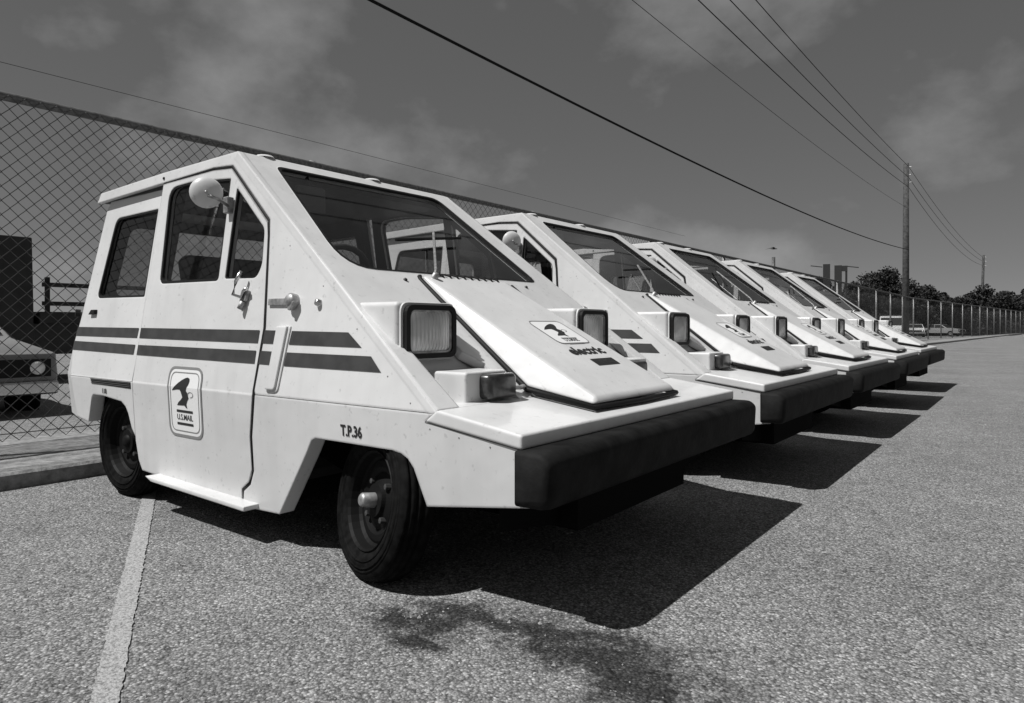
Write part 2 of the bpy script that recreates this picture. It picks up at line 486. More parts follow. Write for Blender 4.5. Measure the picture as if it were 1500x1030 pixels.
EAGLE = [(-1.634, 0.476), (-1.613, 0.492), (-1.589, 0.506), (-1.565, 0.517), (-1.542, 0.525), (-1.525, 0.528), (-1.512, 0.524), (-1.51, 0.515), (-1.515, 0.503), (-1.525, 0.492), (-1.532, 0.48), (-1.522, 0.472), (-1.519, 0.462), (-1.514, 0.452), (-1.525, 0.441), (-1.532, 0.43), (-1.53, 0.42), (-1.526, 0.414), (-1.537, 0.416), (-1.548, 0.424), (-1.566, 0.423), (-1.6, 0.422), (-1.59, 0.433), (-1.572, 0.443), (-1.559, 0.453), (-1.564, 0.464), (-1.569, 0.474), (-1.576, 0.481), (-1.596, 0.481), (-1.616, 0.478)]
def arc(cx, cy, rx, ry, a0, a1, n=12): return [(cx + rx * math.cos(R(a0 + (a1 - a0) * i / n)), cy + ry * math.sin(R(a0 + (a1 - a0) * i / n))) for i in range(n + 1)]
HEAD = arc(-1.501, 0.465, 0.020, 0.011, 200, -100) + arc(-1.501, 0.465, 0.016, 0.0085, -100, 200)
WS = [(-0.446, -1.352), (0.452, -1.362), (0.505, -0.800), (-0.565, -0.797)]     # windscreen outline (y, x)
WS_R = [0.035, 0.05, 0.05, 0.13]

def make_van():
    root = empty('mail_van')
    WP = 'white_paint'
    # ---- fixed shell: sides, roof, front slope, tail
    pl = []
    up_frame = [(-0.272, 0.492), (-1.088, 0.492), (-1.094, 0.505), (-1.076, 0.711), (-1.123, 1.025), (-1.134, 1.081), (-1.420, 1.312), (-1.556, 1.322), (-1.945, 1.312), (-2.572, 1.294), (-2.548, 1.338), (-1.956, 1.357), (-1.402, 1.3625)]
    rear_up = [(-1.961, 0.492), (-1.961, 1.306), (-2.50, 1.296), (-2.525, 1.254), (-2.576, 0.741), (-2.60, 0.63), (-2.568, 0.492)]
    rwin = rounded([(-2.447, 0.842), (-1.990, 0.837), (-2.012, 1.213), (-2.405, 1.209)], [0.035, 0.01, 0.01, 0.04])
    lo_front = [(-0.316, 0.468), (0.0, 0.427), (0.018, 0.293), (-0.321, 0.243), (-0.365, 0.340), (-0.385, 0.362), (-0.410, 0.374), (-0.445, 0.379), (-0.780, 0.379), (-0.800, 0.370), (-0.828, 0.327), (-0.985, 0.112), (-1.19, 0.104), (-1.192, 0.112), (-1.183, 0.158), (-1.141, 0.186), (-1.117, 0.235), (-1.117, 0.349), (-1.089, 0.490), (-0.285, 0.490)]
    lo_rear = [(-1.958, 0.490), (-1.958, 0.270), (-1.985, 0.300), (-2.010, 0.361), (-2.030, 0.386), (-2.065, 0.405), (-2.233, 0.418), (-2.335, 0.418), (-2.352, 0.405), (-2.402, 0.292), (-2.52, 0.307), (-2.568, 0.490)]
    slot = [(-2.352, 0.500 - .012), (-1.972, 0.4885), (-1.972, 0.466), (-2.340, 0.466)]
    for sg in (-1, 1):
        pl.append(([up_frame], side(y_up, sg), side(y_up, sg, -0.022)))
        pl.append(([rear_up, rwin], side(y_rear, sg), side(y_rear, sg, -0.022)))
        pl.append(([lo_front], side(y_lo, sg), side(y_lo, sg, -0.055)))
        pl.append(([lo_rear], side(y_lo, sg), side(y_lo, sg, -0.055)))
    front = [(-0.5700, -1.402), (0.5700, -1.402), (0.7, -0.268), (0.618, -0.268), (0.602, -0.634), (0.400, -0.634), (0.400, -0.45), (0.350, -0.40), (0.350, -0.268), (-0.350, -0.268), (-0.350, -0.40), (-0.400, -0.45), (-0.400, -0.634), (-0.602, -0.634), (-0.618, -0.268), (-0.7, -0.268)]
    pl.append(([front, rounded(WS, WS_R, 6)], slope_map(0), slope_map(-0.03)))
    plate('body_shell', pl, root)
    # recess floor beside the bonnet (both sides) with its inner wall
    for sg in (-1, 1):
        a, b_ = -0.640, -0.345
        MB().add([(a, sg * .64, .779), (a, sg * .285, .779), (b_, sg * .285, .486), (b_, sg * .64, .486)], [(0, 1, 2, 3)]).build('recess_floor', WP, root)
    # roof skin with a little crown and the tail panels
    v = []; f = []
    st = [(-1.402, .570, 1.3625), (-1.956, .571, 1.357), (-2.548, .573, 1.338), (-2.578, .578, 1.318), (-2.572, .580, 1.294)]
    ny = 10
    for (x, w, z) in st:
        for j in range(ny + 1):
            u = -1 + 2 * j / ny
            cw = 0.016 * (1 - u * u) * (0 if x > -1.45 else 1)
            v.append((x, u * w, z + cw))
    for i in range(len(st) - 1):
        for j in range(ny): f.append([i * (ny + 1) + j, (i + 1) * (ny + 1) + j, (i + 1) * (ny + 1) + j + 1, i * (ny + 1) + j + 1])
    mk('roof', v, f, WP, root, smooth=False)
    mb = MB().box(-2.555, -1.43, -.555, .555, 1.296, 1.312)
    mb.build('headliner', 'interior_dark', root)
    # tail: side chamfers and rear face with its window
    lv = [(1.30, -2.50, .545, -2.545, .50), (1.254, -2.525, .557, -2.60, .505), (.741, -2.576, .653, -2.675, .60), (.63, -2.60, .673, -2.705, .62), (.49, -2.568, .70, -2.735, .65), (.307, -2.52, .690, -2.70, .645)]
    v = []; f = []
    for sg in (-1, 1):
        b0 = len(v)
        for (z, x0, y0, x1, y1) in lv: v += [(x0, sg * y0, z), (x1, sg * y1, z)]
        for i in range(len(lv) - 1): f.append([b0 + 2 * i, b0 + 2 * i + 1, b0 + 2 * i + 3, b0 + 2 * i + 2])
        mk('tail_corner', v, f, WP, root); v = []; f = []
    def tailx(z):
        for (z1, _, _, xa, _), (z0, _, _, xb, _) in zip(lv, lv[1:]):
            if z0 <= z <= z1: return xb + (xa - xb) * (z - z0) / (z1 - z0)
        return lv[-1][3]
    pl = [([[(-.505, 1.254), (.505, 1.254), (.60, .741), (-.60, .741)], rounded([(-.42, 1.20), (.42, 1.20), (.48, .86), (-.48, .86)], .05)],
           lambda y, z: (-2.60 - .075 * (1.254 - z) / .513, y, z), lambda y, z: (-2.58 - .075 * (1.254 - z) / .513, y, z))]
    plate('tailgate', pl, root)
    mb = MB()
    for (za, _, _, xa, ya), (zb, _, _, xb, yb) in list(zip(lv, lv[1:])):
        if za > .741 and za < 1.3: continue
        mb.add([(xa, -ya, za), (xa, ya, za), (xb, yb, zb), (xb, -yb, zb)], [(0, 1, 2, 3)])
    mb.build('rear_panel', WP, root)
    rg = rounded([(-.42, 1.20), (.42, 1.20), (.48, .86), (-.48, .86)], .05)
    sheet('rear_window', rg, lambda y, z: (-2.59 - .075 * (1.254 - z) / .513, y, z), 'window_glass', root)
    MB().box(-2.80, -2.71, -.56, .56, .30, .43).build('rear_bumper', 'bumper_rubber', root, bevel=.025, seg=3)
    # ---- shelf over the front bumper
    mb = MB().prism([(-.2705, .5015), (0, .463), (0, .427), (-.316, .468)], lambda x, z: (x, -.7035, z), lambda x, z: (x, .7035, z))
    sh = mb.build('front_shelf', WP, root, bevel=.007, seg=3)
    MB().prism([(-.268, .5005), (-.30, .505), (-.42, .50), (-.42, .44), (-.25, .44)], lambda x, z: (x, -.66, z), lambda x, z: (x, .66, z)).build('shelf_rear', WP, root)
    for sg in (-1, 1):
        pts = [side_surf(x, .468 - (x + .316) * .041 / .316 - .001, sg, .0005) for x in (-.316, -.2, -.1, -.004)]
        MB().tube(pts, .0012, 5).build('shelf_seam', 'interior_trim', root)
    # ---- front bumper
    prof = rounded([(-.02, .294), (.082, .296), (.088, .41), (.065, .430), (-.02, .430)], [.008, .026, .028, .014, .008], 4)
    mb = MB(); n = len(prof); ysx = [-.718, -.708, -.684, -.35, 0, .35, .684, .708, .718]
    for i, y in enumerate(ysx):
        e = 1.0 if 2 <= i <= 6 else (.95 if i in (1, 7) else .80)
        for (x, z) in prof: mb.v.append(Vector((-.0 + (x - .03) * e + .03, y, .365 + (z - .365) * e)))
    for i in range(len(ysx) - 1):
        for k in range(n): mb.f.append([i * n + k, i * n + (k + 1) % n, (i + 1) * n + (k + 1) % n, (i + 1) * n + k])
    mb.f.append(list(range(n))[::-1]); mb.f.append([(len(ysx) - 1) * n + k for k in range(n)])
    mb.build('front_bumper', 'bumper_rubber', root, smooth=True)
    MB().box(-.16, -.13, -.55, .55, .22, .43).build('front_valance', 'underbody', root)
    # ---- floor pan, wheel housings, cabin
    MB().box(-2.66, -.06, -.36, .36, .15, .27).build('floor_pan', 'underbody', root)
    MB().box(-1.93, -1.0, -.62, .62, .135, .20).build('floor_pan', 'underbody', root)
    for sg in (-1, 1):
        for (x0, x1, zt) in ((-2.49, -1.90, .46), (-.95, -.12, .44)):
            yo, yi = sg * .635, sg * .36
            v = [(x0, yo, .34), (x0, yo, zt), (x1, yo, zt), (x1, yo, .20), (x0, yi, .16), (x0, yi, zt), (x1, yi, zt), (x1, yi, .16)]
            mk('wheel_housing', v, [(0, 1, 5, 4), (1, 2, 6, 5), (2, 3, 7, 6), (4, 5, 6, 7)], 'underbody', root)
    MB().box(-1.92, -.98, -.64, .64, .205, .235).build('cabin_floor', 'interior_dark', root)
    MB().prism([(-.70, .45), (-.98, .45), (-.98, .70), (-.93, .86), (-.80, .868), (-.62, .74)], lambda x, z: (x, -.60, z), lambda x, z: (x, .60, z)).build('dashboard', 'interior_dark', root)
    for y in (-.33, .33):
        s = MB().box(-1.78, -1.33, y - .22, y + .22, .40, .56).build('seat', 'interior_dark', root, bevel=.04, seg=3)
        MB().prism([(-1.70, .54), (-1.80, .54), (-1.93, 1.0), (-1.85, 1.02)], lambda x, z: (x, y - .21, z), lambda x, z: (x, y + .21, z)).build('seat_back', 'interior_dark', s, bevel=.03, seg=3)
    mb = MB(); ring = [Vector((-1.16 + .07 * math.sin(a), -.33 + .17 * math.cos(a), .86 + .15 * math.sin(a))) for a in [2 * math.pi * i / 24 for i in range(25)]]
    mb.tube(ring, .012, 6, cap=False)
    for a in (0.5, 2.64, 4.71): mb.tube([(-1.16, -.33, .86), (-1.16 + .07 * math.sin(a), -.33 + .17 * math.cos(a), .86 + .15 * math.sin(a))], .009, 5)
    mb.tube([(-1.16, -.33, .86), (-.92, -.33, .72)], .018, 6)
    mb.build('steering_wheel', 'interior_dark', root, smooth=True)
    mb = MB().box(-1.36, -1.335, -.36, -.22, 1.16, 1.27)
    im = mb.build('interior_mirror', 'interior_trim', root, bevel=.012)
    MB().tube([(-1.35, -.29, 1.25), (-1.37, -.29, 1.31)], .008).build('mirror_stem', 'interior_dark', im)
    # inner door posts seen against the light
    for sg in (-1, 1):
        MB().box(-2.52, -1.92, -.64, .64, .475, .485).build('load_floor', 'interior_dark', root) if sg < 0 else None
        MB().prism([(-1.94, .50), (-1.99, .50), (-2.01, 1.30), (-1.95, 1.30)], side(lambda z: y_rear(z) - .03, sg), side(lambda z: y_rear(z) - .075, sg)).build('inner_post', 'interior_dark', root)
    # ---- doors
    door_up = [(-1.105, 0.491), (-1.106, 0.505), (-1.091, 0.711), (-1.136, 1.025), (-1.149, 1.073), (-1.428, 1.301), (-1.556, 1.311), (-1.943, 1.306), (-1.956, 0.491)]
    door_lo = [(-1.105, 0.491), (-1.132, 0.349), (-1.130, 0.238), (-1.153, 0.193), (-1.196, 0.165), (-1.202, 0.108), (-1.915, 0.136), (-1.940, 0.174), (-1.956, 0.25), (-1.956, 0.491)]
    dwin = rounded([(-1.850, 0.885), (-1.411, 0.880), (-1.421, 1.262), (-1.70, 1.287), (-1.885, 1.283)], [.03, .02, .008, .03, .06])
    qwin = rounded([(-1.370, 0.886), (-1.170, 0.880), (-1.146, 0.925), (-1.159, 1.051), (-1.372, 1.222)], [.008, .025, .02, .02, .012])
    for sg in (-1, 1):
        d = plate('door', [([door_up, dwin, qwin], side(y_up, sg), side(y_up, sg, -.028)), ([door_lo], side(y_lo, sg), side(y_lo, sg, -.028))], root)
        for nm, w in (('door_window', dwin), ('quarter_window', qwin)):
            gl = sheet(nm, w, side(y_up, sg, -.014), 'window_glass', d)
            cx = sum(p[0] for p in w) / len(w); cz = sum(p[1] for p in w) / len(w)
            ins = [(cx + (p[0] - cx) * .955, cz + (p[1] - cz) * .955) for p in w]
            plate('window_seal', [([w, ins], side(y_up, sg, -.002), side(y_up, sg, -.012))], gl, ('seal_black', 'seal_black'))
        MB().tube([side_surf(-1.391, z, sg, -.02) for z in (.88, 1.0, 1.1, 1.26)], .012, 6).build('window_divider', 'interior_dark', d)
        gap = [(-1.548, 1.3165), (-1.424, 1.3065), (-1.1415, 1.077), (-1.1295, 1.025), (-1.0835, .711), (-1.100, .505), (-1.098, .491)]
        gl2 = [(-1.098, .489), (-1.1245, .349), (-1.1235, .236), (-1.147, .190), (-1.190, .162), (-1.197, .108)]
        pts = [side_surf(x, z, sg, -.0065) for x, z in gap + gl2]
        MB().tube(pts, .0085, 6).build('door_seal', 'seal_black', d, smooth=True)
        MB().tube([side_surf(x, z, sg, -.004) for x, z in ((-1.556, 1.3165), (-1.75, 1.3125), (-1.945, 1.309))], .0035, 5).build('roof_seam', 'seal_black', d)
        # rear quarter glass
        gl = sheet('rear_side_window', rwin, side(y_rear, sg, -.013), 'tinted_glass', root)
        cx, cz = -2.21, 1.02
        ins = [(cx + (p[0] - cx) * .955, cz + (p[1] - cz) * .955) for p in rwin]
        plate('window_seal', [([rwin, ins], side(y_rear, sg, -.001), side(y_rear, sg, -.011))], gl, ('seal_black', 'seal_black'))
        # sill step
        mb = MB().prism([(-1.78, .140), (-1.10, .128), (-1.10, .112), (-1.73, .124)], lambda x, z: (x, sg * .735, z), lambda x, z: (x, sg * .63, z))
        mb.build('step_rail', WP, root, bevel=.003)
        # door handle: plate, lever
        h = MB().prism([(-1.236, .80), (-1.20, .80), (-1.192, .838), (-1.228, .842)], lambda x, z: side_surf(x, z, sg, .014), lambda x, z: side_surf(x, z, sg, .0)).build('door_handle', 'dull_metal', d, bevel=.004)
        MB().tube([side_surf(-1.222, .905, sg, .028), side_surf(-1.238, .87, sg, .034), side_surf(-1.246, .825, sg, .034), side_surf(-1.215, .815, sg, .02), side_surf(-1.21, .835, sg, .018), side_surf(-1.19, .845, sg, .02)], .0065, 6).build('handle_lever', 'chrome', h, smooth=True)
        MB().tube([side_surf(-1.212, .80, sg, .012), side_surf(-1.222, .775, sg, .016)], .010, 8).build('handle_catch', 'dull_metal', h, smooth=True)
        # hasp, lock and small marker lamp ahead of the door
        MB().prism([(-1.072, .785), (-.955, .783), (-.955, .807), (-1.072, .807)], lambda x, z: side_surf(x, z, sg, .008), lambda x, z: side_surf(x, z, sg, 0)).build('hasp', 'dull_metal', root, bevel=.002)
        MB().lathe([(0, .030), (.016, .029), (.024, .022), (.024, .0)], side_surf(-.935, .795, sg, 0), (0, sg, .15), 14).build('lock_boss', 'dull_metal', root, smooth=True)
        MB().prism([(-.928, .792), (-.905, .797), (-.922, .765), (-.936, .768)], lambda x, z: side_surf(x, z, sg, .026), lambda x, z: side_surf(x, z, sg, .006)).build('padlock_body', 'dull_metal', root, bevel=.003)
        MB().lathe([(0, .016), (.010, .013), (.013, .0)], side_surf(-.809, .788, sg, 0), (0, sg, .15), 12).build('marker_stud', 'chrome', root, smooth=True)
        # raised cover strip across the stripes
        mb = MB().prism(rounded([(-1.024, .513), (-.974, .513), (-.948, .716), (-1.004, .716)], [.004, .014, .004, .004]), lambda x, z: side_surf(x, z, sg, .011), lambda x, z: side_surf(x, z, sg, -.002))
        mb.build('cover_strip', WP, root, bevel=.004, seg=2)
        mb = MB().prism(rounded([(-1.026, .505), (-.964, .505), (-.936, .716), (-.9475, .716)], [.004, .018, .003, .003]), lambda x, z: side_surf(x, z, sg, .004), lambda x, z: side_surf(x, z, sg, -.002))
        mb.build('cover_flange', WP, root, bevel=.002, seg=2)
        for (x, z) in ((-.47, .578), (-.372, .512), (-.62, .708), (-.80, .84), (-1.0, .98), (-1.2, 1.125)):
            MB().lathe([(0, .0012), (.002, .001), (.0026, 0)], side_surf(x, z, sg, 0), (0, sg, .15), 8).build('panel_screw', 'dull_metal', root)
        for (x, z) in ((-.30, .462), (-.20, .449), (-.10, .436), (-.02, .426)):
            MB().lathe([(0, .0012), (.002, .001), (.0026, 0)], side_surf(x, z - .012, sg, 0), (0, sg, 0), 8).build('panel_screw', 'dull_metal', root)
        # rear hinge catches
        MB().prism([(-2.475, .768), (-2.415, .770), (-2.415, .79), (-2.455, .79)], lambda x, z: side_surf(x, z, sg, .014), lambda x, z: side_surf(x, z, sg, 0)).build('window_catch', 'seal_black', root, bevel=.003)
        MB().lathe([(0, .02), (.018, .02), (.018, 0)], (-2.60, sg * .645, .775), (-.3, sg, .1), 8).build('tail_catch', 'seal_black', root)
        # air slot and lettering
        mb = MB().prism([(-2.352, .4885), (-1.972, .4885), (-1.972, .462), (-2.338, .466)], lambda x, z: side_surf(x, z, sg, .0015), lambda x, z: side_surf(x, z, sg, -.012))
        mb.build('air_slot', 'seal_black', root)
        for zz in (.484, .476, .469):
            MB().tube([side_surf(x, zz, sg, .002) for x in (-2.345, -1.975)], .0016, 4).build('slot_louvre', 'stripe_dark', root)
        # stripes
        ends = [(-2.59, .716, .672), (-2.61, .649, .610)]
        segs = ([(-2.585, .7125), (-1.984, .7085), (-1.986, .668), (-2.592, .672)], [(-1.948, .709), (-1.108, .703), (-1.11, .660), (-1.950, .668)], [(-1.078, .703), (-1.012, .702), (-1.018, .659), (-1.083, .660)], [(-.930, .701), (-.655, .698), (-.590, .655), (-.938, .658)],
                [(-2.597, .648), (-1.988, .640), (-1.990, .600), (-2.595, .608)], [(-1.951, .640), (-1.113, .635), (-1.114, .592), (-1.952, .600)], [(-1.086, .635), (-1.021, .634), (-1.028, .591), (-1.090, .592)], [(-.942, .633), (-.545, .631), (-.497, .588), (-.950, .590)])
        for q in segs:
            mbv = [side_surf(x, z, sg, .0018) for x, z in q]
            mk('stripe', mbv, [(0, 1, 2, 3)], 'stripe_dark', root)
        # tail continuation of the stripes
        for z1, z0 in ((.7125, .672), (.648, .608)):
            def tp(z, u):
                for (za, xa, ya, xb, yb), (zb, xc, yc, xd, yd) in zip(lv, lv[1:]):
                    if zb <= z <= za:
                        w = (z - zb) / (za - zb)
                        a = Vector((xc + (xa - xc) * w, sg * (yc + (ya - yc) * w), z)); c = Vector((xd + (xb - xd) * w, sg * (yd + (yb - yd) * w), z))
                        return a.lerp(c, u) + Vector((-.0006, sg * .002, 0))
            mk('stripe', [tp(z1, .02), tp(z1, 1), tp(z0, 1), tp(z0, .02)], [(0, 1, 2, 3)], 'stripe_dark', root)
        flip = (lambda v_, cx, cz, s_=1: [(cx + s_ * q[0], cz + q[1]) for q in v_])
        # emblem on the door
        fr = rounded([(-1.668, .566), (-1.423, .566), (-1.425, .306), (-1.667, .306)], .045, 6)
        e = decal_loops('emblem', [fr], sg, .0012, 'sticker_white', d)
        def inset(k): return rounded([(-1.668 + k, .566 - k), (-1.423 - k, .566 - k), (-1.425 - k, .306 + k), (-1.667 + k, .306 + k)], .045 - k * .6, 6)
        decal_loops('emblem_border', [fr, inset(.009)], sg, .0022, 'sticker_grey', e)
        decal_loops('emblem_inner_border', [inset(.020), inset(.0235)], sg, .0022, 'sticker_grey', e)
        mir = (lambda pts: pts) if sg < 0 else (lambda pts: [(-3.0915 - x, z) for x, z in pts])
        decal_loops('eagle', [mir(EAGLE)], sg, .0022, 'decal_black', e)
        decal_loops('eagle_head', [mir(HEAD)], sg, .0022, 'sticker_grey', e)
        for z0, z1 in ((.397, .406), (.350, .359)):
            decal_loops('emblem_bar', [[(-1.605, z0), (-1.490, z0), (-1.490, z1), (-1.605, z1)]], sg, .0022, 'decal_black', e)
        tv, tf = text2d('U.S.MAIL', .030, .0004)
        decal('emblem_lettering', tf, flip(tv, -1.548, .3785, 1 if sg < 0 else -1), sg, .0022, 'decal_black', e)
        tv, tf = text2d('T.P.36', .044, .0014)
        decal('fleet_number', tf, flip([(q[0] * .82, q[1]) for q in tv], -.612, .4135, 1 if sg < 0 else -1), sg, .0015, 'decal_black', root)
        tv, tf = text2d('118', .030, .0008)
        decal('small_number', tf, flip(tv, -2.22, .438, 1 if sg < 0 else -1), sg, .0015, 'decal_black', root)
    for sg in (-1,):
        # round mirror on its arm
        c = Vector((-1.36, sg * .715, 1.183)); ax = Vector((.86, sg * .50, -.06)).normalized()
        mr = MB().lathe([(0, .017), (.02, .0155), (.038, .011), (.051, .003), (.055, -.004), (.053, -.010), (0, -.010)], c, ax, 28).build('side_mirror', 'white_paint', root, smooth=True)
        MB().lathe([(0, .007), (.005, .006), (.006, 0)], c + ax * .015, ax, 8).build('mirror_stud', 'dull_metal', mr, smooth=True)
        MB().lathe([(0, -.0125), (.050, -.0125), (.050, -.009)], c, ax, 24).build('mirror_face', 'chrome', mr)
        MB().tube([c + ax * .008 + Vector((.01, 0, -.012)), Vector((-1.335, sg * .68, 1.160)), Vector((-1.375, sg * .625, 1.150))], .006, 6).build('mirror_arm', 'dull_metal', mr, smooth=True)
        MB().box(-1.405, -1.375, sg * .628, sg * .60, 1.125, 1.185).build('mirror_bracket', 'dull_metal', mr, bevel=.004)
    # ---- windscreen and wiper
    wsp = rounded(WS, WS_R, 6)
    cy0 = sum(p[0] for p in wsp) / len(wsp); cx0 = sum(p[1] for p in wsp) / len(wsp)
    ws = sheet('windscreen', wsp, slope_map(-.014), 'windscreen_glass', root)
    ins = [(cy0 + (p[0] - cy0) * .975, cx0 + (p[1] - cx0) * .965) for p in wsp]
    plate('windscreen_seal', [([wsp, ins], slope_map(-.001), slope_map(-.012))], ws, ('seal_black', 'seal_black'))
    sm = slope_map(.02)
    wp = MB().tube([slope_map(.006)(-.195, -.768), sm(-.16, -.80), sm(.075, -1.036)], .0055, 6).build('wiper_arm', 'dull_metal', root)
    MB().tube([slope_map(.012)(-.20, -.962), slope_map(.012)(.02, -1.000), slope_map(.012)(.25, -1.038)], .006, 5).build('wiper_blade', 'seal_black', wp)
    MB().lathe([(0, .03), (.012, .028), (.014, 0)], slope_map(0)(-.195, -.768), SN, 10).build('wiper_pivot', 'dull_metal', wp, smooth=True)
    for (y, x) in ((-.343, -.757), (.365, -.765)):
        MB().lathe([(0, .008), (.006, .006), (.008, 0)], slope_map(0)(y, x), SN, 8).build('screw', 'decal_black', root, smooth=True)
    # row of hinge clips below the screen
    for i in range(9):
        y = -.150 + i * .040
        MB().tube([slope_map(.006)(y, -.795), slope_map(.012)(y + .010, -.780), slope_map(.006)(y + .014, -.772)], .0042, 5).build('hinge_clip', 'seal_black', root)
    # roof edge studs
    for y in (-.44, .10): MB().lathe([(0, .010), (.03, .008), (.04, 0)], (-1.43, y, 1.366), (0, 0, 1), 12).build('roof_stud', WP, root, smooth=True)
    MB().lathe([(0, .004), (.006, .004), (.006, 0)], side_surf(-1.945, 1.331, -1, 0), (0, -1, .15), 10).build('roof_hole', 'seal_black', root)
    # ---- bonnet
    a = (-.778, .232); e = (-.064, .254)
    mbv = []
    for sg in (-1, 1):
        mbv += [(-.778, sg * .232, z_hood(-.778)), (-.766, sg * .260, z_sl(-.766) + .003), (-.285, sg * .289, .530), (-.053, sg * .284, .491), (-.062, sg * .254, .5115), (-.30, sg * .247, z_hood(-.30))]
    fs = [(0, 5, 2, 1), (5, 4, 3, 2), (6, 7, 8, 11), (11, 8, 9, 10), (0, 6, 11, 5), (5, 11, 10, 4), (4, 10, 9, 3), (1, 2, 8, 7), (2, 3, 9, 8), (0, 1, 7, 6)]
    hd = mk('bonnet', mbv, fs, WP, root, bevel=.010, seg=3)
    gp = [(-.775, -.256, z_sl(-.775) + .006), (-.766, -.262, z_sl(-.766) - .001), (-.285, -.290, .524), (-.055, -.283, .484), (-.048, 0, .481), (-.055, .283, .484), (-.285, .290, .524), (-.766, .262, z_sl(-.766) - .001)]
    MB().tube(gp, .0088, 6).build('bonnet_gasket', 'seal_black', hd, smooth=True)
    # emblem, word and plate on the bonnet
    def hood_print(name, loops, off, mat, par):
        vs, tr = tess(loops); fn = hood_map(off)
        return mk(name, [fn(q.x, q.y) for q in vs], [list(q) for q in tr], mat, par)
    hr = lambda k: rounded([(-.035 + k, -.476 + k), (.170 - k, -.476 + k), (.170 - k, -.330 - k), (-.035 + k, -.330 - k)], .03 - k, 5)
    he = hood_print('emblem', [hr(0)], .0012, 'sticker_white', hd)
    hood_print('emblem_border', [hr(0), hr(.0045)], .002, 'sticker_grey', he)
    me_ = lambda x, z: (.062 + (x + 1.555) * .85, -.445 - (z - .513) * .72)
    hood_print('eagle', [[me_(x, z) for x, z in EAGLE]], .002, 'decal_black', he)
    hood_print('eagle_head', [[me_(x, z) for x, z in HEAD]], .002, 'sticker_grey', he)
    for z0, z1 in ((.395, .404), (.350, .359)): hood_print('emblem_bar', [[me_(-1.605, z0), me_(-1.49, z0), me_(-1.49, z1), me_(-1.605, z1)]], .002, 'sticker_grey', he)
    tv, tf = text2d('U.S.MAIL', .024, .0003)
    fn = hood_map(.002)
    mk('emblem_lettering', [fn(.068 + q[0], -.352 - q[1]) for q in tv], [list(q) for q in tf], 'decal_black', he)
    tv, tf = text2d('electric', .074, .0022)
    mk('bonnet_lettering', [fn(.058 + q[0] * .98, -.285 - q[1] * .8) for q in tv], [list(q) for q in tf], 'decal_black', hd)
    hood_print('bonnet_plate', [[(.0, -.238), (.145, -.238), (.145, -.201), (.0, -.201)]], .0018, 'decal_black', hd)
    tv, tf = text2d('VEHICLE', .026, .0003)
    mk('plate_lettering', [hood_map(.0026)(.073 + q[0], -.219 - q[1]) for q in tv], [list(q) for q in tf], 'stripe_dark', hd)
    # ---- lamps
    for sg, cy in ((-1, -.5215), (1, .415)):
        hl = empty('headlight'); hl.parent = root
        MB().box(-.78, -.479, cy - .122, cy + .122, .560, .7865).build('lamp_housing', WP, hl, bevel=.014, seg=3)
        def rr(wy, wz, r): return rounded([(cy - wy, .700 - wz), (cy + wy, .700 - wz), (cy + wy, .700 + wz), (cy - wy, .700 + wz)], r, 5)
        plate('surround', [([rr(.113, .084, .03)], lambda y, z: (-.473, y, z), lambda y, z: (-.49, y, z))], hl, (WP, WP))
        plate('bezel', [([rr(.1045, .0775, .030), rr(.089, .063, .022)], lambda y, z: (-.458, y, z), lambda y, z: (-.478, y, z))], hl, ('seal_black', 'seal_black'))
        plate('inner_rim', [([rr(.089, .063, .022), rr(.084, .058, .020)], lambda y, z: (-.463, y, z), lambda y, z: (-.478, y, z))], hl, ('dull_metal', 'dull_metal'))
        v = []; f = []; n = 8
        for i in range(n + 1):
            for j in range(n + 1):
                yy = -1 + 2 * i / n; zz = -1 + 2 * j / n
                v.append((-.470 + .014 * (1 - yy * yy) * (1 - zz * zz) ** .5, cy + yy * .086, .700 + zz * .060))
        for i in range(n):
            for j in range(n): f.append([i * (n + 1) + j, (i + 1) * (n + 1) + j, (i + 1) * (n + 1) + j + 1, i * (n + 1) + j + 1])
        mk('lens', v, f, 'lamp_painted_reflection', hl, smooth=True)
        ts = empty('turn_signal'); ts.parent = root
        cs = sg * .462
        MB().box(-.54, -.301, cs - .092, cs + .092, .45, .588).build('signal_housing', WP, ts, bevel=.008, seg=3)
        c2 = cs - sg * (-.032)
        mb = MB(); pr = rounded([(-.066, -.036), (.066, -.036), (.066, .036), (-.066, .036)], .018, 4)
        c2 = sg * .430
        for dx, s_ in ((-.302, 1), (-.276, 1), (-.268, .93), (-.264, .8)):
            for (q, w) in pr: mb.v.append(Vector((dx, c2 + q * s_, .5445 + w * s_)))
        n = len(pr)
        for i in range(3):
            for k_ in range(n): mb.f.append([i * n + k_, i * n + (k_ + 1) % n, (i + 1) * n + (k_ + 1) % n, (i + 1) * n + k_])
        mb.f.append([3 * n + k_ for k_ in range(n)])
        mb.build('signal_lens', 'amber_lens', ts, smooth=True)
        MB().tube([(-.30, sg * .372, .535), (-.285, sg * .325, .532), (-.29, sg * .30, .534)], .007, 6).build('signal_lead', 'dull_metal', ts, smooth=True)
    # ---- wheels
    for (x, sg, stv) in ((-.55, -1, 0), (-.55, 1, 0), (-2.12, -1, 0), (-2.12, 1, 0)):
        front = x > -1
        w = empty('wheel'); w.parent = root; w.location = (x, sg * (.585 if front else .615), .228)
        ax = (0, sg, 0)
        MB().lathe([(.150, .045), (.158, .055), (.185, .060), (.212, .056), (.226, .046), (.229, .040), (.224, .037), (.224, .034), (.231, .031), (.233, .020), (.227, .018), (.227, .012), (.234, .010), (.235, 0), (.227, -.002), (.227, -.008), (.234, -.010), (.233, -.030), (.226, -.046), (.205, -.058), (.160, -.055), (.150, -.045)], (0, 0, 0), ax, 40).build('tyre', 'tyre_rubber', w, smooth=True)
